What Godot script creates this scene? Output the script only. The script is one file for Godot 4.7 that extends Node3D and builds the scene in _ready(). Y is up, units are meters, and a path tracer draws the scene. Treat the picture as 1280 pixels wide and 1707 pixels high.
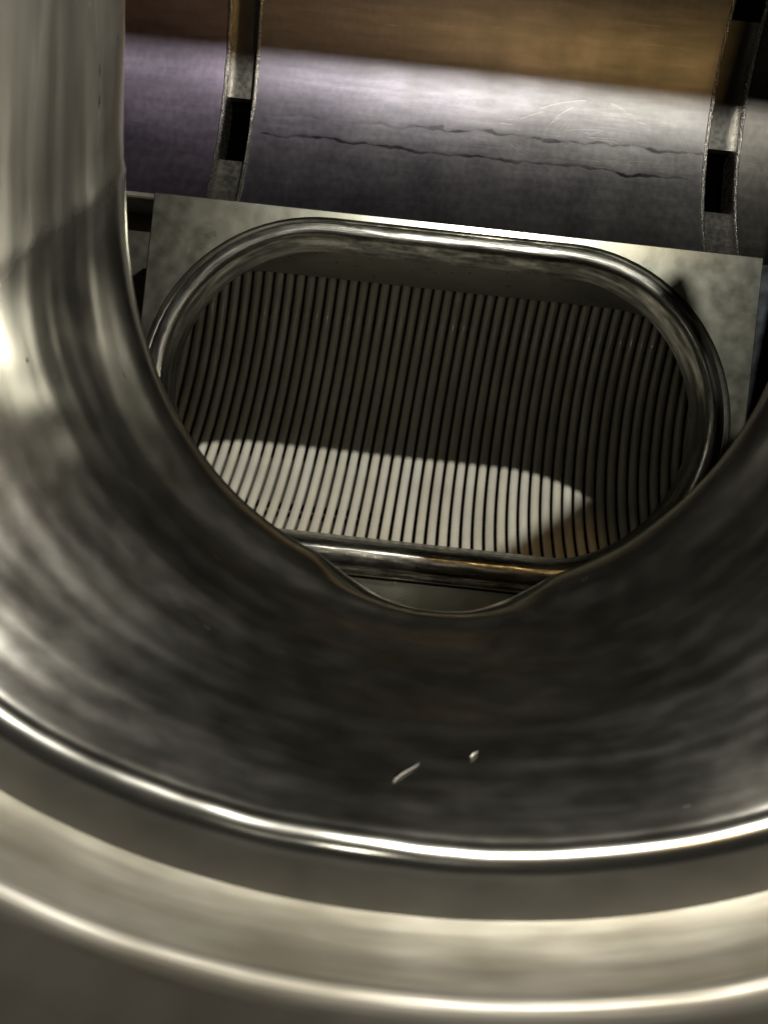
extends Node3D
# Close-up through a steel throat at an obround inlet plate with a wire screen behind it.
# Positions below are written as (x right, y up, z away from the camera), metres.

const H := 1.2
const NU := 192
var noise := FastNoiseLite.new()
var rng := RandomNumberGenerator.new()
var M := {}
var used := {}


func W(x: float, y: float, z: float) -> Vector3:
	return Vector3(x, y + H, -z)


func numbered(called: String) -> String:
	var n: int = used.get(called, 0)
	used[called] = n + 1
	return called if n == 0 else "%s_%03d" % [called, n]


func thing(called: String, label: String, category: String, group := "") -> Node3D:
	var o := Node3D.new()
	o.name = numbered(called)
	add_child(o, true)
	tag(o, label, category, group)
	return o


func tag(o: Node, label: String, category: String, group := "") -> void:
	o.set_meta("label", label)
	o.set_meta("category", category)
	if group != "":
		o.set_meta("group", group)


func put(called: String, m: Mesh, mat: Material, parent: Node) -> MeshInstance3D:
	var o := MeshInstance3D.new()
	o.name = called
	o.mesh = m
	o.material_override = mat
	o.cast_shadow = GeometryInstance3D.SHADOW_CASTING_SETTING_ON
	parent.add_child(o, true)
	return o


# rows of points -> a smooth sheet; every row has the same number of points
func sheet(rows: Array, closed_across := false, closed_along := false, us := 1.0, vs := 1.0, smooth := true) -> ArrayMesh:
	var st := SurfaceTool.new()
	st.begin(Mesh.PRIMITIVE_TRIANGLES)
	sheet_in(st, rows, closed_across, closed_along, us, vs, smooth)
	st.generate_normals()
	st.generate_tangents()
	return st.commit()


func sheet_in(st: SurfaceTool, rows: Array, closed_across := false, closed_along := false, us := 1.0, vs := 1.0, smooth := true) -> void:
	st.set_smooth_group(0 if smooth else -1)
	var nr := rows.size()
	var nc: int = rows[0].size()
	for i in (nr if closed_along else nr - 1):
		var i2 := (i + 1) % nr
		for j in (nc if closed_across else nc - 1):
			var j2 := (j + 1) % nc
			var q := [[rows[i][j], i, j], [rows[i2][j], i + 1, j], [rows[i2][j2], i + 1, j + 1], [rows[i][j2], i, j + 1]]
			for k in [0, 1, 2, 0, 2, 3]:
				st.set_uv(Vector2(us * q[k][2] / float(nc - 1), vs * q[k][1] / float(nr - 1)))
				st.add_vertex(q[k][0])


# a box with chamfered edges, from corner a to corner b given in scene x, y, z (z away)
func slab_in(st: SurfaceTool, a: Vector3, b: Vector3, c := 0.003) -> void:
	st.set_smooth_group(-1)
	var lo := Vector3(minf(a.x, b.x), minf(a.y, b.y), minf(a.z, b.z))
	var hi := Vector3(maxf(a.x, b.x), maxf(a.y, b.y), maxf(a.z, b.z))
	var rows := []
	for s in [[0.0, c], [c, 0.0], [hi.z - lo.z - c, 0.0], [hi.z - lo.z, c]]:
		var z: float = lo.z + s[0]
		var i: float = s[1]
		var k := c
		rows.append([W(lo.x + i + k, lo.y + i, z), W(hi.x - i - k, lo.y + i, z), W(hi.x - i, lo.y + i + k, z), W(hi.x - i, hi.y - i - k, z), W(hi.x - i - k, hi.y - i, z), W(lo.x + i + k, hi.y - i, z), W(lo.x + i, hi.y - i - k, z), W(lo.x + i, lo.y + i + k, z)])
	sheet_in(st, rows, true, false, 1, 1, false)
	for r in [rows[0], rows[3]]:
		for k in range(1, 7):
			for p in [r[0], r[k], r[k + 1]]:
				st.set_uv(Vector2(p.x, p.y))
				st.add_vertex(p)


func slab(a: Vector3, b: Vector3, c := 0.003) -> ArrayMesh:
	var st := SurfaceTool.new()
	st.begin(Mesh.PRIMITIVE_TRIANGLES)
	slab_in(st, a, b, c)
	st.generate_normals()
	return st.commit()


# a tube along a path of scene points
func tube_in(st: SurfaceTool, path: Array, r: float, sides := 8) -> void:
	var rows := []
	var n := path.size()
	var side := Vector3.ZERO
	for i in n:
		var d: Vector3 = (path[mini(i + 1, n - 1)] - path[maxi(i - 1, 0)]).normalized()
		if side == Vector3.ZERO:
			side = d.cross(Vector3.UP if absf(d.y) < 0.9 else Vector3.RIGHT).normalized()
		side = (side - d * side.dot(d)).normalized()
		var up := d.cross(side)
		var row := []
		for k in sides:
			var a := TAU * k / sides
			row.append(path[i] + (side * cos(a) + up * sin(a)) * r)
		rows.append(row)
	sheet_in(st, rows, true)
	for e in [0, n - 1]:
		for k in range(1, sides - 1):
			for p in [rows[e][0], rows[e][k], rows[e][k + 1]]:
				st.set_uv(Vector2.ZERO)
				st.add_vertex(p)


func tube(path: Array, r: float, sides := 8) -> ArrayMesh:
	var st := SurfaceTool.new()
	st.begin(Mesh.PRIMITIVE_TRIANGLES)
	tube_in(st, path, r, sides)
	st.generate_normals()
	return st.commit()


# ---------------------------------------------------------------- textures

func noise_map(w: int, h: int, freq: float, octaves: int, sd: int, stretch := 1.0) -> PackedFloat32Array:
	var n := FastNoiseLite.new()
	n.seed = sd
	n.noise_type = FastNoiseLite.TYPE_SIMPLEX_SMOOTH
	n.frequency = freq
	n.fractal_type = FastNoiseLite.FRACTAL_FBM
	n.fractal_octaves = octaves
	# get_seamless_image repeats without an edge; stretched along x by building it narrow
	var im := n.get_seamless_image(int(w / stretch), h)
	im.resize(w, h, Image.INTERPOLATE_CUBIC)
	im.convert(Image.FORMAT_L8)
	var raw := im.get_data()
	var out := PackedFloat32Array()
	out.resize(w * h)
	for i in w * h:
		out[i] = raw[i] / 255.0
	return out


func tex_of(w: int, h: int, f: Callable) -> ImageTexture:
	var raw := PackedByteArray()
	raw.resize(w * h * 3)
	for i in w * h:
		var c: Color = f.call(i)
		raw[i * 3] = int(clampf(c.r, 0, 1) * 255)
		raw[i * 3 + 1] = int(clampf(c.g, 0, 1) * 255)
		raw[i * 3 + 2] = int(clampf(c.b, 0, 1) * 255)
	var im := Image.create_from_data(w, h, false, Image.FORMAT_RGB8, raw)
	im.generate_mipmaps()
	return ImageTexture.create_from_image(im)


func metal(called: String, a: Color, b: Color, r0: float, r1: float, maps: Array, metallic := 1.0, side := 512) -> StandardMaterial3D:
	# maps: [broad, fine] noise arrays of side x side
	var m := StandardMaterial3D.new()
	m.resource_name = called
	m.metallic = metallic
	m.cull_mode = BaseMaterial3D.CULL_DISABLED
	var broad: PackedFloat32Array = maps[0]
	var fine: PackedFloat32Array = maps[1]
	m.albedo_texture = tex_of(side, side, func(i): return a.lerp(b, clampf((broad[i] - 0.5) * 1.6 + 0.5 + (fine[i] - 0.5) * 0.5, 0, 1)))
	m.roughness = 1.0
	m.roughness_texture = tex_of(side, side, func(i):
		var r: float = lerpf(r0, r1, clampf((fine[i] - 0.5) * 1.3 + 0.5 + (broad[i] - 0.5) * 0.6, 0, 1))
		return Color(r, r, r))
	return m


func world_mapped(m: StandardMaterial3D, s: Vector3) -> StandardMaterial3D:
	m.uv1_triplanar = true
	m.uv1_world_triplanar = true
	m.uv1_scale = s
	return m


func relief(m: StandardMaterial3D, map: PackedFloat32Array, w: int, h: int, cm: float) -> void:
	m.heightmap_enabled = true
	m.heightmap_scale = cm
	m.heightmap_texture = tex_of(w, h, func(i): return Color(map[i], map[i], map[i]))


func materials() -> void:
	var broad := noise_map(512, 512, 0.006, 4, 3)
	var fine := noise_map(512, 512, 0.03, 4, 5)
	var brushed := noise_map(512, 512, 0.05, 4, 7, 6.0)
	var pits := noise_map(512, 512, 0.02, 2, 11)

	# polished, hand ground stainless of the throat
	M.throat = throat_material(broad, fine)
	M.collar = metal("brushed collar", Color(0.72, 0.71, 0.68), Color(0.56, 0.545, 0.50), 0.38, 0.47, [broad, brushed], 0.6)
	M.collar.uv1_scale = Vector3(3, 0.6, 1)
	relief(M.collar, brushed, 512, 512, 0.012)
	M.plate = metal("worn plate steel", Color(0.62, 0.62, 0.57), Color(0.56, 0.56, 0.51), 0.27, 0.34, [broad, fine])
	world_mapped(M.plate, Vector3(2.2, 2.2, 2.2))
	M.lip = metal("scraped lip steel", Color(0.74, 0.735, 0.70), Color(0.36, 0.36, 0.34), 0.26, 0.42, [noise_map(512, 512, 0.03, 5, 23, 4.0), fine])
	M.lip.uv1_scale = Vector3(5, 0.6, 1)
	relief(M.lip, brushed, 512, 512, 0.015)
	M.dark = metal("dark oiled steel", Color(0.30, 0.32, 0.34), Color(0.22, 0.23, 0.24), 0.3, 0.5, [broad, fine])
	world_mapped(M.dark, Vector3(2, 2, 2))
	M.casing = metal("grimy casing", Color(0.36, 0.35, 0.32), Color(0.27, 0.26, 0.235), 0.6, 0.85, [broad, fine], 0.2)
	world_mapped(M.casing, Vector3(2, 2, 2))
	M.wire = []
	var wire_broad := noise_map(128, 128, 0.02, 3, 41)
	var wire_fine := noise_map(128, 128, 0.06, 3, 43)
	for c in [Color(0.80, 0.785, 0.72), Color(0.80, 0.75, 0.71), Color(0.755, 0.785, 0.71), Color(0.81, 0.80, 0.75), Color(0.78, 0.765, 0.715)]:
		var m := metal("pickled wire", c, c.darkened(0.12), 0.28, 0.4, [wire_broad, wire_fine], 0.1, 128)
		world_mapped(m, Vector3(3, 3, 3))
		m.clearcoat_enabled = true
		m.clearcoat = 1.0
		m.clearcoat_roughness = 0.08
		M.wire.append(m)
	M.rim = metal("machined ring edge", Color(0.74, 0.73, 0.71), Color(0.50, 0.49, 0.47), 0.2, 0.38, [fine, brushed])
	M.rim.uv1_scale = Vector3(2, 8, 1)
	relief(M.rim, fine, 512, 512, 0.05)
	M.channel = metal("ring channel", Color(0.58, 0.575, 0.55), Color(0.50, 0.49, 0.465), 0.28, 0.4, [broad, fine])
	world_mapped(M.channel, Vector3(6, 6, 6))
	M.sliver = StandardMaterial3D.new()
	M.sliver.resource_name = "bright swarf"
	M.sliver.albedo_color = Color(0.86, 0.85, 0.83)
	M.sliver.metallic = 0.6
	M.sliver.roughness = 0.5
	M.black = StandardMaterial3D.new()
	M.black.albedo_color = Color(0.05, 0.05, 0.055)
	M.black.roughness = 0.5
	M.rubber = StandardMaterial3D.new()  # for the unseen covers added to cut light and darken reflections
	M.rubber.resource_name = "matt black blocker"
	M.rubber.albedo_color = Color(0.16, 0.16, 0.155)
	M.rubber.metallic_specular = 0.2
	M.rubber.roughness = 0.95
	M.glow = StandardMaterial3D.new()
	M.glow.resource_name = "lamp glass"
	M.glow.albedo_color = Color(1, 0.98, 0.92)
	M.glow.emission_enabled = true
	M.glow.emission = Color(1, 0.97, 0.88)
	M.glow.emission_energy_multiplier = 6.0
	M.warm = M.glow.duplicate()  # glass of the added warm fill lamp
	M.warm.resource_name = "warm fill glass"
	M.warm.emission = Color(1.0, 0.80, 0.50)
	M.warm.emission_energy_multiplier = 3.0


# the bore: soft ground steel with stray scratches and rust pits (u round the trough, v from the far rim to the mouth)
func throat_material(broad: PackedFloat32Array, fine: PackedFloat32Array) -> StandardMaterial3D:
	var w := 1024
	var h := 512
	var scr := PackedFloat32Array()
	scr.resize(w * h)
	var pit := PackedFloat32Array()
	pit.resize(w * h)
	for k in 90:
		var x := rng.randf() * w
		var y := rng.randf_range(0.1, 0.8) * h
		var a := rng.randf_range(0.0, TAU)
		var s := rng.randf_range(0.1, 0.9)
		for q in rng.randi_range(3, 26):
			var px := int(x + cos(a) * q)
			var py := int(y + sin(a) * q)
			if px >= 0 and px < w and py >= 0 and py < h:
				scr[py * w + px] = s
	for k in 34:
		var x := rng.randf_range(0.015, 0.115) * w if k < 22 else rng.randf() * w
		var y := rng.randf_range(0.07, 0.32) * h if k < 22 else rng.randf_range(0.1, 0.9) * h
		var r := rng.randf_range(0.6, 1.7)
		for dy in range(-3, 4):
			for dx in range(-3, 4):
				var px := int(x) + dx
				var py := int(y) + dy
				if px >= 0 and px < w and py >= 0 and py < h:
					pit[py * w + px] = maxf(pit[py * w + px], clampf(r - Vector2(dx * 0.8, dy).length() + 0.5, 0, 1))
	var m := StandardMaterial3D.new()
	m.resource_name = "ground stainless"
	m.metallic = 1.0
	m.cull_mode = BaseMaterial3D.CULL_DISABLED
	var at := func(map: PackedFloat32Array, i: int) -> float: return map[((i / w) % 512) * 512 + (i % w) % 512]
	m.albedo_texture = tex_of(w, h, func(i):
		var c: Color = Color(0.71, 0.705, 0.675) * (0.88 + 0.18 * at.call(broad, i) + 0.06 * at.call(fine, i))
		return c.lerp(Color(0.12, 0.10, 0.08), pit[i]).lerp(Color(0.9, 0.9, 0.88), scr[i] * 0.7))
	m.roughness = 1.0
	m.roughness_texture = tex_of(w, h, func(i):
		# the flat cheeks are left matt from the mill, the rounded trough is polished by wear
		var u := float(i % w) / w
		var matt: float = smoothstep(0.20, 0.05, minf(u, 1.0 - u) + 0.03 * (at.call(broad, i) - 0.5))
		matt = maxf(matt, smoothstep(0.92, 0.94, float(i / w) / h))
		var r: float = 0.185 + 0.22 * matt + 0.02 * (at.call(broad, i) - 0.5) + 0.04 * (at.call(fine, i) - 0.5) + 0.3 * pit[i]
		return Color(r, r, r))
	return m


# the satin shell: metal tinted across x with dirt lines and scratches and painted glints drawn in its own print (u along x, v down the arc)
func shell_material(sd: int, lines: bool, tint_a: Color, tint_b: Color) -> StandardMaterial3D:
	var w := 1024
	var h := 512
	var broad := noise_map(w, h, 0.006, 4, sd)
	var fine := noise_map(w, h, 0.05, 4, sd + 1)
	var brush := noise_map(w, h, 0.06, 4, sd + 2, 10.0)
	var mark := PackedFloat32Array()
	mark.resize(w * h)
	var scr := PackedFloat32Array()
	scr.resize(w * h)
	if lines:
		# two wandering dirt lines across the width
		for k in lines_at.size():
			var l = lines_at[k]
			var y := float(l[0]) * h
			for x in range(int(l[2] * w), int(l[3] * w)):
				var t := float(x) / w
				var yy: float = y + (l[1] * (t - 0.5) + 0.012 * noise.get_noise_2d(x * 0.55, k * 90.0) + 0.006 * noise.get_noise_2d(x * 1.7, k * 90.0 + 40.0) + 0.0015 * noise.get_noise_2d(x * 6.0, k * 90.0 + 80.0)) * h
				var wd: float = 2.0 + 2.4 * noise.get_noise_2d(x * 1.8, k * 50.0 + 300.0)
				var depth: float = l[4] * (0.75 + 0.5 * noise.get_noise_2d(x * 0.9, k * 50.0 + 600.0))
				for dy in range(-7, 8):
					var py := int(yy) + dy
					if py >= 0 and py < h:
						var d: float = absf(py - yy)
						mark[py * w + x] = maxf(mark[py * w + x], depth * clampf((wd - d) / 2.0 + 0.5, 0, 1))
						mark[py * w + x] = maxf(mark[py * w + x], depth * 0.9 * clampf(1.0 - d / 7.0, 0, 1) * fine[py * w + x])
	# fine scratches: short bowed strokes painted as highlight glints round one spot, and loose strays
	for k in (150 if lines else 50):
		var s := rng.randf_range(0.1, 0.6)
		var c := Vector2(0.77 * w, 0.60 * h)
		var rad := Vector2(rng.randf_range(40, 230), rng.randf_range(8, 70))
		var a0 := rng.randf_range(0.0, TAU)
		var sweep := rng.randf_range(0.1, 0.7)
		if not lines or k > 90:
			c = Vector2(rng.randf() * w, rng.randf_range(0.1, 1.1) * h)
			rad = Vector2(rng.randf_range(60, 400), rng.randf_range(4, 40))
			a0 = PI * 1.5 + rng.randf_range(-0.4, 0.3)
			sweep = rng.randf_range(0.05, 0.25)
		var steps := int(sweep * maxf(rad.x, rad.y)) + 2
		for q in steps:
			var a := a0 + sweep * q / steps
			var x := int(c.x + rad.x * cos(a))
			var y := int(c.y + rad.y * sin(a))
			if x >= 0 and x < w and y >= 0 and y < h:
				scr[y * w + x] = maxf(scr[y * w + x], s)
	var m := StandardMaterial3D.new()
	m.resource_name = "satin shell"
	m.metallic = 1.0
	m.anisotropy_enabled = true
	m.anisotropy = 0.7
	m.cull_mode = BaseMaterial3D.CULL_DISABLED
	m.albedo_texture = tex_of(w, h, func(i):
		var x := float(i % w) / w
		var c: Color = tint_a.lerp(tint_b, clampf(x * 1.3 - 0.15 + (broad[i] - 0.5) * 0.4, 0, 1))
		c = c * (0.92 + 0.08 * fine[i]) * (0.93 + 0.14 * brush[i])
		c = c.lerp(Color(0.09, 0.09, 0.10), mark[i])
		return c.lerp(Color(0.86, 0.85, 0.83), scr[i] * 0.35))
	m.roughness = 1.0
	m.roughness_texture = tex_of(w, h, func(i):
		var r: float = 0.45 + 0.04 * (fine[i] - 0.5) + 0.08 * (broad[i] - 0.5) + 0.3 * mark[i] - 0.1 * scr[i]
		return Color(r, r, r))
	var rel := PackedFloat32Array()
	rel.resize(w * h)
	for i in w * h:
		rel[i] = clampf(0.6 + 0.25 * (brush[i] - 0.5) + 0.25 * (fine[i] - 0.5) - 0.5 * mark[i] - 0.3 * scr[i], 0, 1)
	relief(m, rel, w, h, 0.02)
	return m


var lines_at := [[0.584, -0.02, 0.0, 0.42, 0.3], [0.584, -0.01, 0.36, 1.0, 0.62], [0.656, 0.0, 0.02, 0.97, 0.78]]


# ---------------------------------------------------------------- shapes

# closed cross-section of the throat: rounded bottom, straight sides, flat top. s grows the outline outwards
func outline(xc: float, y0: float, a: float, b: float, n: float, kink: float, top: float, flare: float) -> Array:
	var pts := []
	var arc := 120
	var sd := 20
	var hw := a + kink
	for i in sd:
		var y := lerpf(top - 0.06, y0, float(i) / (sd - 1))
		pts.append(Vector2(xc - hw - flare * (y - y0), y))
	for i in range(1, arc):
		var t := PI * i / arc
		var c := cos(t)
		var s := sin(t)
		pts.append(Vector2(xc - a * signf(c) * pow(absf(c), 2.0 / n), y0 - b * pow(s, 2.0 / n)))
	for i in sd:
		var y := lerpf(y0, top - 0.06, float(i) / (sd - 1))
		pts.append(Vector2(xc + hw + flare * (y - y0), y))
	hw += flare * (top - 0.06 - y0)
	for i in 9:
		var t := PI * 0.5 * i / 8
		if i > 0:
			pts.append(Vector2(xc + hw - 0.06 + 0.06 * cos(t), top - 0.06 + 0.06 * sin(t)))
	for i in range(1, 12):
		pts.append(Vector2(lerpf(xc + hw - 0.06, xc - hw + 0.06, i / 12.0), top))
	for i in 8:
		var t := PI * 0.5 * (1.0 - i / 8.0)
		pts.append(Vector2(xc - hw + 0.06 - 0.06 * cos(t), top - 0.06 + 0.06 * sin(t)))
	return pts


# [z, xc, y0, a, b, n, kink, top, flare] key sections of the bore, far to near
var keys := [
	[0.76, 0.0475, 0.304, 0.323, 0.369, 2.0, 0.003, 0.80, 0.10],
	[0.70, 0.045, 0.245, 0.338, 0.346, 2.0, 0.002, 0.84, 0.10],
	[0.64, 0.042, 0.183, 0.356, 0.320, 2.0, 0.001, 0.90, 0.10],
	[0.58, 0.038, 0.120, 0.380, 0.292, 2.05, 0.0, 0.97, 0.10],
	[0.52, 0.035, 0.055, 0.408, 0.263, 2.05, 0.0, 1.06, 0.10],
	[0.46, 0.034, 0.048, 0.410, 0.266, 2.05, 0.0, 1.065, 0.10],
	[0.40, 0.033, 0.045, 0.412, 0.267, 2.05, 0.0, 1.07, 0.10],
]


func section(z: float, grow: float) -> Array:
	var k := 0
	while k < keys.size() - 2 and z < keys[k + 1][0]:
		k += 1
	var a = keys[k]
	var b = keys[k + 1]
	var pre = keys[maxi(k - 1, 0)]
	var post = keys[mini(k + 2, keys.size() - 1)]
	var t: float = clampf((z - a[0]) / (b[0] - a[0]), -0.2, 1.0)
	var p := []
	for i in range(1, 9):
		p.append(lerpf(a[i], b[i], t) if t < 0.0 or z < 0.58 else cubic_interpolate_in_time(a[i], b[i], pre[i], post[i], t, b[0] - a[0], pre[0] - a[0], post[0] - a[0]))
	return outline(p[0], p[1], p[2] + grow, p[3] + grow, p[4], p[5], p[6] + grow, p[7])


func wavy(q: Vector2, z: float, amp: float) -> Vector3:
	var n := noise.get_noise_3d(q.x * 300.0, q.y * 300.0, z * 200.0) + 0.3 * noise.get_noise_3d(q.x * 1100.0, q.y * 1100.0, z * 500.0 + 77.0) + 0.22 * noise.get_noise_3d(q.x * 160.0 + 500.0, q.y * 160.0, z * 2600.0) + 0.06 * noise.get_noise_3d(q.x * 300.0, q.y * 300.0 + 900.0, z * 7000.0)
	var c := Vector2(0.045, 0.3)
	var d := (q - c).normalized()
	var p := q + d * n * amp
	return W(p.x, p.y, z + n * amp * 0.3)


func throat_rows(profile: Array, amp: float) -> Array:
	var rows := []
	for s in profile:
		var row := []
		for q in section(s[0], s[1]):
			var p := wavy(q, s[0], amp)
			# ground relief scooped out of the far rim at the bottom
			var u: float = (q.x - 0.0525) / 0.113
			if s[0] > 0.71 and q.y < 0.1 and absf(u) < 1.0 and s[1] < 0.02:
				var f: float = smoothstep(0.715, 0.76, s[0]) * pow(1.0 - u * u, 1.2)
				p.y -= 0.0235 * f
			row.append(p)
		rows.append(row)
	return rows


func obround(cx: float, cy: float, hw: float, hh: float, n := 160) -> Array:
	var pts := []
	var half := n / 4
	var st := hw - hh
	for i in half:
		pts.append(Vector2(lerpf(cx - st, cx + st, float(i) / half), cy + hh))
	for i in half:
		var t := PI * 0.5 - PI * i / half
		pts.append(Vector2(cx + st + hh * cos(t), cy + hh * sin(t)))
	for i in half:
		pts.append(Vector2(lerpf(cx + st, cx - st, float(i) / half), cy - hh))
	for i in half:
		var t := -PI * 0.5 - PI * i / half
		pts.append(Vector2(cx - st + hh * cos(t), cy + hh * sin(t)))
	return pts


func onto_rect(pts: Array, c: Vector2, lo: Vector2, hi: Vector2) -> Array:
	var out := []
	for p in pts:
		var d: Vector2 = p - c
		var k := INF
		if d.x > 1e-6: k = minf(k, (hi.x - c.x) / d.x)
		if d.x < -1e-6: k = minf(k, (lo.x - c.x) / d.x)
		if d.y > 1e-6: k = minf(k, (hi.y - c.y) / d.y)
		if d.y < -1e-6: k = minf(k, (lo.y - c.y) / d.y)
		out.append(c + d * k)
	# the points nearest to each corner sit on it
	for q in [lo, hi, Vector2(lo.x, hi.y), Vector2(hi.x, lo.y)]:
		var best := 0
		for i in out.size():
			if out[i].distance_to(q) < out[best].distance_to(q):
				best = i
		out[best] = q
	return out


func ring(pts: Array, z: float) -> Array:
	var r := []
	for p in pts:
		r.append(W(p.x, p.y, z))
	return r


# the concave drum shell: point at angle t (degrees, 0 = straight back, up positive)
const SC := Vector2(0.62, 0.86)   # centre: y, z
const SR := 0.40


func shell_at(x: float, t: float, r: float) -> Vector3:
	return W(x, SC.x + r * sin(deg_to_rad(t)), SC.y + r * cos(deg_to_rad(t)))


func shell_sheet(x0: float, x1: float, t0: float, t1: float, r: float, nx: int, nt: int) -> Array:
	var rows := []
	for i in nt + 1:
		var row := []
		for j in nx + 1:
			var x := lerpf(x0, x1, float(j) / nx)
			var t := lerpf(t1, t0, float(i) / nt)
			var d := 0.0012 * noise.get_noise_2d(x * 300.0, t * 3.0)
			row.append(shell_at(x, t, r + d))
		rows.append(row)
	return rows


# ---------------------------------------------------------------- scene

func _ready() -> void:
	rng.seed = 20
	noise.seed = 4
	noise.frequency = 0.01
	noise.fractal_octaves = 2

	# camera, air, light
	var cam := Camera3D.new()
	cam.name = "camera"
	add_child(cam)
	cam.position = W(0, 0, 0)
	cam.rotation.z = atan(0.108)
	cam.fov = 65.0
	cam.near = 0.02
	cam.far = 60.0
	var att := CameraAttributesPhysical.new()
	att.frustum_focus_distance = 1.15
	att.frustum_focal_length = 18.85
	att.exposure_aperture = 3.6
	cam.attributes = att
	cam.current = true

	var we := WorldEnvironment.new()
	var env := Environment.new()
	env.background_mode = Environment.BG_COLOR
	env.background_color = Color(0.22, 0.215, 0.20)
	env.background_energy_multiplier = 1.0
	env.tonemap_mode = Environment.TONE_MAPPER_LINEAR
	env.tonemap_exposure = 1.0
	env.sdfgi_enabled = true
	env.ssao_enabled = true
	env.ssil_enabled = true
	we.environment = env
	add_child(we)

	materials()
	var lamp_at := W(0.19, 0.84, 0.0)
	torch(lamp_at, W(0.08, 0.25, 1.3), 2.2)
	warm_fill(W(0.36, 0.63, -0.02), W(0.2, 0.6, 1.2), 0.22)
	phone()

	# the casing round it all
	var casing := thing("machine_casing", "grimy grey machine casing walls enclosing the drum, plate and screen", "casing")
	var hole := section(0.72, 0.012)
	var rect := onto_rect(hole, Vector2(0.05, 0.3), Vector2(-1.1, -0.6), Vector2(1.2, 1.3))
	put("front_wall", sheet([ring(hole, 0.72), ring(rect, 0.72)], true), M.casing, casing)
	put("back_wall", slab(Vector3(-1.1, -0.6, 1.75), Vector3(1.2, 1.3, 1.78)), M.casing, casing)
	put("side_wall", slab(Vector3(-1.13, -0.6, 0.72), Vector3(-1.1, 1.3, 1.78)), M.casing, casing)
	put("side_wall", slab(Vector3(1.2, -0.6, 0.72), Vector3(1.23, 1.3, 1.78)), M.casing, casing)
	put("top_wall", slab(Vector3(-1.13, 1.3, 0.72), Vector3(1.23, 1.33, 1.78)), M.casing, casing)
	put("bottom_wall", slab(Vector3(-1.13, -0.63, 0.72), Vector3(1.23, -0.6, 1.78)), M.casing, casing)

	throat()
	inlet_plate()
	screen()
	drum_shell()
	blocks()
	blocker()
	sliver(W(0.0806, -0.1700, 0.5782), W(0.0860, -0.1660, 0.5842), 0.0008, "short bright metal sliver lying on the lower throat wall")
	sliver(W(0.0264, -0.1854, 0.5554), W(0.0440, -0.1755, 0.5721), 0.0005, "long thin faint metal sliver lying left of the short one on the throat wall")
	var panel := put("added_panel", slab(Vector3(-0.7, 1.16, -0.45), Vector3(0.8, 1.19, 0.42), 0.004), M.casing, self)  # unseen panel added so the bore mirrors dark
	tag(panel, "unseen dark lid standing open above the throat mouth", "panel")


func torch(at: Vector3, to: Vector3, energy: float) -> void:
	var t := thing("inspection_torch", "black inspection torch shining down into the throat from above", "torch")
	t.position = at
	t.look_at_from_position(at, to)
	var st := SurfaceTool.new()
	st.begin(Mesh.PRIMITIVE_TRIANGLES)
	var rows := []
	for p in [[0.014, 0.0], [0.016, -0.001], [0.017, 0.004], [0.017, 0.03], [0.012, 0.045], [0.012, 0.13], [0.010, 0.135], [0.0, 0.135]]:
		var row := []
		for k in 24:
			row.append(Vector3(p[0] * cos(TAU * k / 24), p[0] * sin(TAU * k / 24), p[1]))
		rows.append(row)
	sheet_in(st, rows, true)
	st.generate_normals()
	put("torch_body", st.commit(), M.black, t)
	var g := CylinderMesh.new()
	g.top_radius = 0.0135
	g.bottom_radius = 0.0135
	g.height = 0.002
	var gl := put("torch_lens", g, M.glow, t)
	gl.rotation.x = PI / 2
	gl.position.z = 0.001
	var l := SpotLight3D.new()
	l.name = "torch_light"
	l.light_color = Color(1.0, 0.985, 0.945)
	l.light_energy = energy
	l.light_size = 0.013
	l.spot_angle = 60.0
	l.spot_range = 10.0
	l.spot_attenuation = 2.0
	l.shadow_enabled = true
	t.add_child(l)
	l.position.z = -0.004


func warm_fill(at: Vector3, to: Vector3, energy: float) -> void:  # added fill lamp, out of view: gives the drum its gold band
	var t := thing("warm_fill", "small square warm fill lamp added beside the throat mouth for the gold band", "lamp")
	t.look_at_from_position(at, to)
	put("fill_housing", slab(Vector3(-0.045, -0.035 - H, -0.03), Vector3(0.045, 0.035 - H, -0.004), 0.004), M.black, t)
	var b := BoxMesh.new()
	b.size = Vector3(0.07, 0.05, 0.002)
	var gl := put("fill_glass", b, M.warm, t)
	gl.position.z = -0.001
	var l := AreaLight3D.new()
	l.name = "fill_light"
	l.light_color = Color(1.0, 0.80, 0.50)
	l.light_energy = energy
	l.area_size = Vector2(0.07, 0.05)
	l.area_range = 8.0
	l.area_attenuation = 2.0
	l.shadow_enabled = true
	t.add_child(l)
	l.position.z = -0.004


func phone() -> void:
	var t := thing("phone", "dark phone held just behind the viewpoint with its small flash lit", "phone")
	put("phone_body", slab(Vector3(-0.03, -0.13, -0.022), Vector3(0.05, 0.03, -0.012), 0.003), M.black, t)
	var g := CylinderMesh.new()
	g.top_radius = 0.005
	g.bottom_radius = 0.005
	g.height = 0.002
	var gl := put("flash_lamp", g, M.glow, t)
	gl.rotation.x = PI / 2
	gl.position = W(0.02, 0.012, -0.0105)
	var l := SpotLight3D.new()
	l.name = "flash_light"
	l.light_color = Color(1.0, 0.97, 0.90)
	l.light_energy = 0.02
	l.light_size = 0.01
	l.spot_angle = 55.0
	l.spot_range = 6.0
	l.spot_attenuation = 2.0
	l.shadow_enabled = true
	t.add_child(l)
	l.position = W(0.02, 0.012, -0.006)


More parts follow.
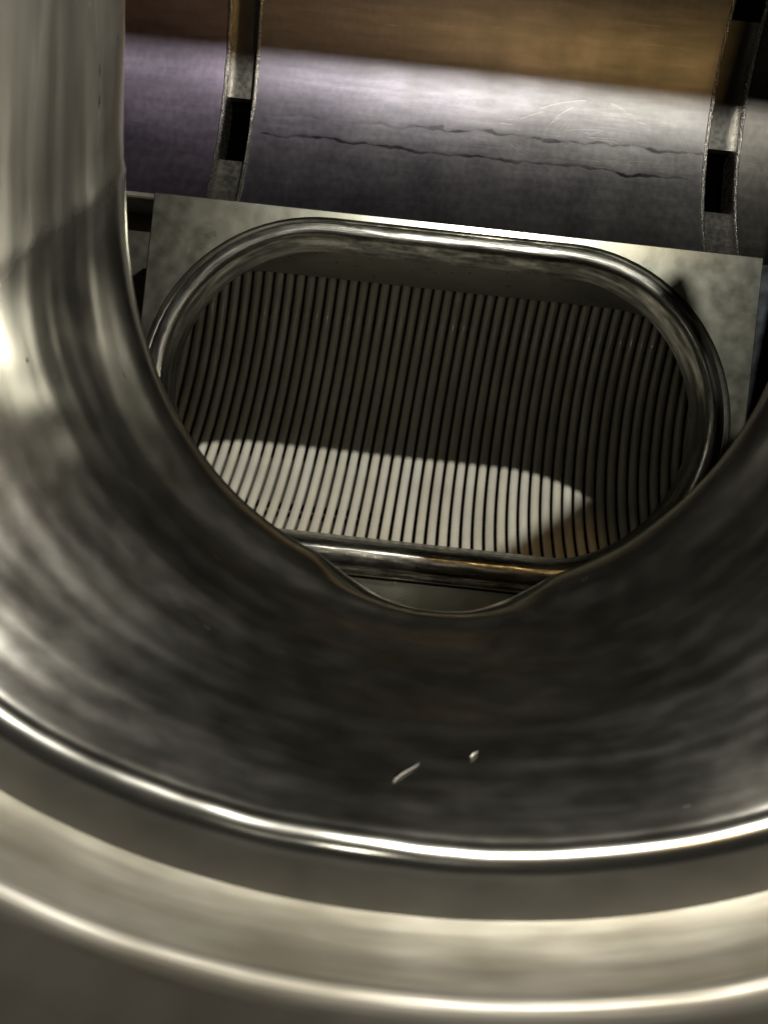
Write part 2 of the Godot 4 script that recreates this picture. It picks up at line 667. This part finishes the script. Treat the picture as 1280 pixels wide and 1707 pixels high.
func throat() -> void:
	var t := thing("steel_throat", "polished steel throat with rounded mouth framing the view of the screen", "chute")
	var prof := []
	# outside skin near the rim, rim edge, then the bore towards the mouth and its rolled lip
	for z in [0.64, 0.72, 0.752]:
		prof.append([z, 0.012])
	prof.append([0.7585, 0.010])
	prof.append([0.760, 0.006])
	prof.append([0.759, 0.0015])
	for i in 90:
		prof.append([lerpf(0.757, 0.525, i / 89.0), 0.0])
	for i in range(1, 15):
		var a := PI * 0.5 * i / 14.0
		prof.append([0.525 - 0.016 * sin(a), 0.014 * (1.0 - cos(a))])
	for g in 8:
		prof.append([0.5085 - 0.0005 * g, 0.016 + 0.0045 * g])
	split(t, "throat_wall", throat_rows(prof, 0.0030), M.throat, "added_throat_cover")
	# plate added out of view to keep the torch off the upper drum
	put("added_visor", slab(Vector3(-0.50, 0.782, 0.444), Vector3(0.56, 1.09, 0.452), 0.002), M.rubber, t)
	# outer collar: a step nearer to the eye with a rolled edge
	prof = []
	prof.append([0.512, 0.040])
	for i in 12:
		prof.append([lerpf(0.506, 0.450, i / 11.0), 0.041 + 0.003 * i / 11.0])
	for i in range(1, 15):
		var a := PI * 0.5 * i / 14.0
		prof.append([0.450 - 0.013 * sin(a), 0.044 + 0.013 * (1.0 - cos(a))])
	for i in 14:
		prof.append([0.437 - 0.001 * i, 0.059 + 0.02 * i])
	prof.append([0.44, 0.34])
	split(t, "outer_collar", throat_rows(prof, 0.0018), M.collar, "added_collar_cover")


# the trough of bare steel and an unseen black cover added on top to darken what it mirrors
func split(t: Node3D, low: String, rows: Array, m: Material, high: String) -> void:
	var a := []
	var b := []
	for r in rows:
		a.append(r.slice(0, 159))
		b.append(r.slice(158) + [r[0]])
	put(low, sheet(a), m, t)
	put(high, sheet(b), M.rubber, t)


func inlet_plate() -> void:
	var t := thing("inlet_plate", "worn steel inlet plate with an obround hole and scraped rounded lip", "plate")
	var lo := Vector2(-0.325, -0.0815)
	var hi := Vector2(0.434, 0.364)
	var o := obround(0.048, 0.138, 0.369, 0.219)
	var r := onto_rect(o, Vector2(0.048, 0.10), lo, hi)
	var e := onto_rect(o, Vector2(0.048, 0.10), lo - Vector2(0.002, 0.002), hi + Vector2(0.002, 0.002))
	put("plate_face", sheet([ring(o, 1.0), ring(r, 1.0)], true, false, 1, 1, true), M.plate, t)
	put("plate_edge", sheet([ring(r, 1.0), ring(e, 1.003), ring(e, 1.05)], true, false, 1, 1, false), M.plate, t)
	var rows := []
	for p in [[0.0, 1.0], [0.001, 1.004], [0.0015, 1.012], [0.006, 1.013], [0.0075, 1.004], [0.009, 0.9985], [0.011, 0.9972], [0.018, 0.9963], [0.024, 0.9962], [0.027, 0.998], [0.030, 1.006], [0.032, 1.02], [0.0335, 1.035], [0.034, 1.05]]:
		var row := []
		for q in obround(0.048, 0.138 + 0.2 * p[0], 0.369 - p[0], 0.219 - p[0]):
			var d := 0.0012 * noise.get_noise_3d(q.x * 900.0, q.y * 900.0, p[1] * 900.0) if p[0] > 0.005 else 0.0
			row.append(W(q.x, q.y, p[1] + d))
		rows.append(row)
	put("lip", sheet(rows, true, false, 1, 1), M.lip, t)
	rows = []
	for z in [1.05, 1.052, 1.10, 1.168, 1.17]:
		rows.append(ring(obround(0.048, 0.145, 0.335 + (z - 1.05) * 0.8, 0.185), z))
	rows.append(ring(obround(0.048, 0.145, 0.44, 0.195), 1.17))
	put("sleeve", sheet(rows, true, false, 1, 1), M.plate, t)
	rows = [ring(obround(0.048, 0.145, 0.44, 0.195), 1.165)]
	rows.append(ring(onto_rect(obround(0.048, 0.145, 0.44, 0.195), Vector2(0.048, 0.145), Vector2(-0.46, -0.12), Vector2(0.70, 0.405)), 1.165))
	put("apron", slab(Vector3(-0.32, -0.3, 1.012), Vector3(0.43, -0.083, 1.04)), M.plate, t)
	put("back_flange", sheet(rows, true), M.plate, t)


const WC := Vector2(0.27, 1.14)  # centre of the screen arc: y, z
const WR := 0.36


func arc_at(x: float, deg: float, r: float) -> Vector3:
	var t := deg_to_rad(deg)
	return W(x, WC.x - r * sin(t), WC.y + r * cos(t))


func screen() -> void:
	var t := thing("wire_screen", "curved screen of pale parallel wires behind the obround hole", "screen")
	var path := []
	for i in 41:
		var p := arc_at(0, lerpf(-36, 84, i / 40.0), WR + 0.0078)
		path.append(p + Vector3(0.07 * (p.y - H - 0.25), 0, 0))
	var wire := tube(path, 0.0078, 10)
	for i in 62:
		var o := put("wire", wire, M.wire[(i * 7 + (i * i) % 5) % 5], t)
		o.position = Vector3(-0.56 + 0.0195 * i, 0, rng.randf_range(-0.0008, 0.0008))
	# rods the wires are welded to, and the beads of weld that show between them
	var st := SurfaceTool.new()
	st.begin(Mesh.PRIMITIVE_TRIANGLES)
	for deg in [-12.0, 27.0, 47.0, 60.0]:
		put("support_rod", tube([arc_at(-0.56, deg, WR + 0.021), arc_at(0.64, deg, WR + 0.021)], 0.006, 10), M.dark, t)
		for i in 60:
			var s := SphereMesh.new()
			s.radius = rng.randf_range(0.0016, 0.0028)
			s.height = s.radius * 2
			s.radial_segments = 8
			s.rings = 4
			st.append_from(s, 0, Transform3D(Basis(), arc_at(-0.55 + 0.0195 * (i + 0.5) - 0.07 * WR * sin(deg_to_rad(deg)) + 0.006, deg + rng.randf_range(-0.3, 0.3), WR + 0.0125)))
	var beads := put("weld_beads", st.commit(), M.rim, t)
	beads.set_meta("kind", "stuff")
	var rows := []
	for i in 25:
		var deg := lerpf(-42, 92, i / 24.0)
		rows.append([arc_at(-0.6, deg, WR + 0.05), arc_at(0.7, deg, WR + 0.05)])
	put("backing", sheet(rows), M.casing, t)


func drum_shell() -> void:
	var t := thing("drum_shell", "concave satin steel drum shell with slotted ring grooves above the plate", "drum")
	var segs := [[-1.05, -0.314], [-0.275, 0.444], [0.487, 1.15]]
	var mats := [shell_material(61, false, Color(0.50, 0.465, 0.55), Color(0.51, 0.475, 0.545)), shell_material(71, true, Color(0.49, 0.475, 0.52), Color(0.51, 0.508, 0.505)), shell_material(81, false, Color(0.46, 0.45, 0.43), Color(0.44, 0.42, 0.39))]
	for k in 3:
		var a: float = segs[k][0] + 0.007
		var b: float = segs[k][1] - 0.007
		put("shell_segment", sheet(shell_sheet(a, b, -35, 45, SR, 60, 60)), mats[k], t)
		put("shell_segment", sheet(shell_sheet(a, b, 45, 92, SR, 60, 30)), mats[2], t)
		# rounded edges of the segment
		for s in [[b, 1.0], [a, -1.0]]:
			var rows := []
			for i in 91:
				var deg := lerpf(92, -35, i / 90.0)
				var row := []
				for p in [[0.0, 0.0], [0.0005, -0.002], [0.003, -0.0035], [0.005, -0.0025], [0.0068, 0.002], [0.007, 0.012], [0.007, 0.045]]:
					var d := 0.0006 * noise.get_noise_2d(deg * 60.0, p[0] * 9000.0 + s[0] * 400.0)
					row.append(shell_at(s[0] + s[1] * (p[0] + d), deg, SR + p[1] + d))
				rows.append(row)
			put("ring_edge", sheet(rows), M.rim, t)
	# channel floors, open where the slots are: slots at fixed angles
	for g in [[-0.314, -0.275], [0.444, 0.487]]:
		var cuts := [-60.0, -13.0, 1.4, 27.5, 41.5, 60.0, 74.0, 95.0]
		if g[0] > 0:
			cuts = [-60.0, -13.0, 1.4, 26.7, 41.0, 60.0, 74.0, 95.0]
		for i in [0, 2, 4, 6]:
			var rows := []
			for q in 13:
				var deg: float = lerpf(cuts[i + 1], cuts[i], q / 12.0)
				rows.append([shell_at(g[0] - 0.002, deg, SR + 0.02), shell_at(g[1] + 0.002, deg, SR + 0.02)])
			for q in 13:
				var deg: float = lerpf(cuts[i], cuts[i + 1], q / 12.0)
				rows.append([shell_at(g[0] - 0.002, deg, SR + 0.035), shell_at(g[1] + 0.002, deg, SR + 0.035)])
			put("channel_strip", sheet(rows, false, true, 1, 1, false), M.channel, t)


func blocks() -> void:
	var o := put("side_block", slab(Vector3(0.438, -0.3, 1.02), Vector3(0.9, 0.366, 1.12), 0.003), M.dark, self)
	tag(o, "dark blue grey steel block right of the inlet plate", "block")
	o = put("shadowed_ledge", slab(Vector3(-0.9, 0.392, 1.10), Vector3(-0.329, 0.40, 1.20), 0.002), M.casing, self)
	tag(o, "thin steel ledge over the black gap left of the inlet plate", "ledge")


# added out of view, shaped to throw the wedge shadow on the screen
func blocker() -> void:
	var t := thing("added_blocker", "tapered black bracket added out of view to cast the wedge shadow on the wires", "blocker")
	var st := SurfaceTool.new()
	st.begin(Mesh.PRIMITIVE_TRIANGLES)
	var front := [Vector2(0.267, 0.562), Vector2(0.273, 0.562), Vector2(0.288, 0.530), Vector2(0.330, 0.410), Vector2(0.140, 0.410), Vector2(0.262, 0.554)]
	var rows := []
	for z in [0.548, 0.552]:
		var row := []
		for p in front:
			row.append(W(p.x, p.y, z))
		rows.append(row)
	sheet_in(st, rows, true, false, 1, 1, false)
	for r in rows:
		for k in range(1, 5):
			for p in [r[0], r[k], r[k + 1]]:
				st.set_uv(Vector2.ZERO)
				st.add_vertex(p)
	st.generate_normals()
	put("blocker_plate", st.commit(), M.black, t)
	put("blocker_foot", slab(Vector3(0.13, 0.445, 0.404), Vector3(0.49, 0.522, 0.410), 0.001), M.black, t)  # added bar that keeps the warm fill off the wires
	put("arm", tube([W(0.30, 0.45, 0.55), W(0.45, 0.455, 0.55)], 0.005), M.black, t)



func sliver(a: Vector3, b: Vector3, r: float, label: String) -> void:
	var st := SurfaceTool.new()
	st.begin(Mesh.PRIMITIVE_TRIANGLES)
	var rows := []
	var d := (b - a).normalized()
	var side := d.cross(Vector3.UP).normalized()
	for k in 7:
		var t := k / 6.0
		var w := r * (0.25 + 0.75 * sin(PI * clampf(t, 0.06, 0.94)))
		var c := a.lerp(b, t) + Vector3(0, 0.0016, 0.0016) + Vector3.UP * 0.0008 * sin(t * 5.0)
		rows.append([c - side * w, c + Vector3.UP * w * 0.7, c + side * w, c - Vector3.UP * w * 0.3])
	sheet_in(st, rows, true, false, 1, 1, false)
	st.generate_normals()
	var o := put(numbered("metal_sliver"), st.commit(), M.sliver, self)
	tag(o, label, "metal sliver", "metal slivers on the throat wall")
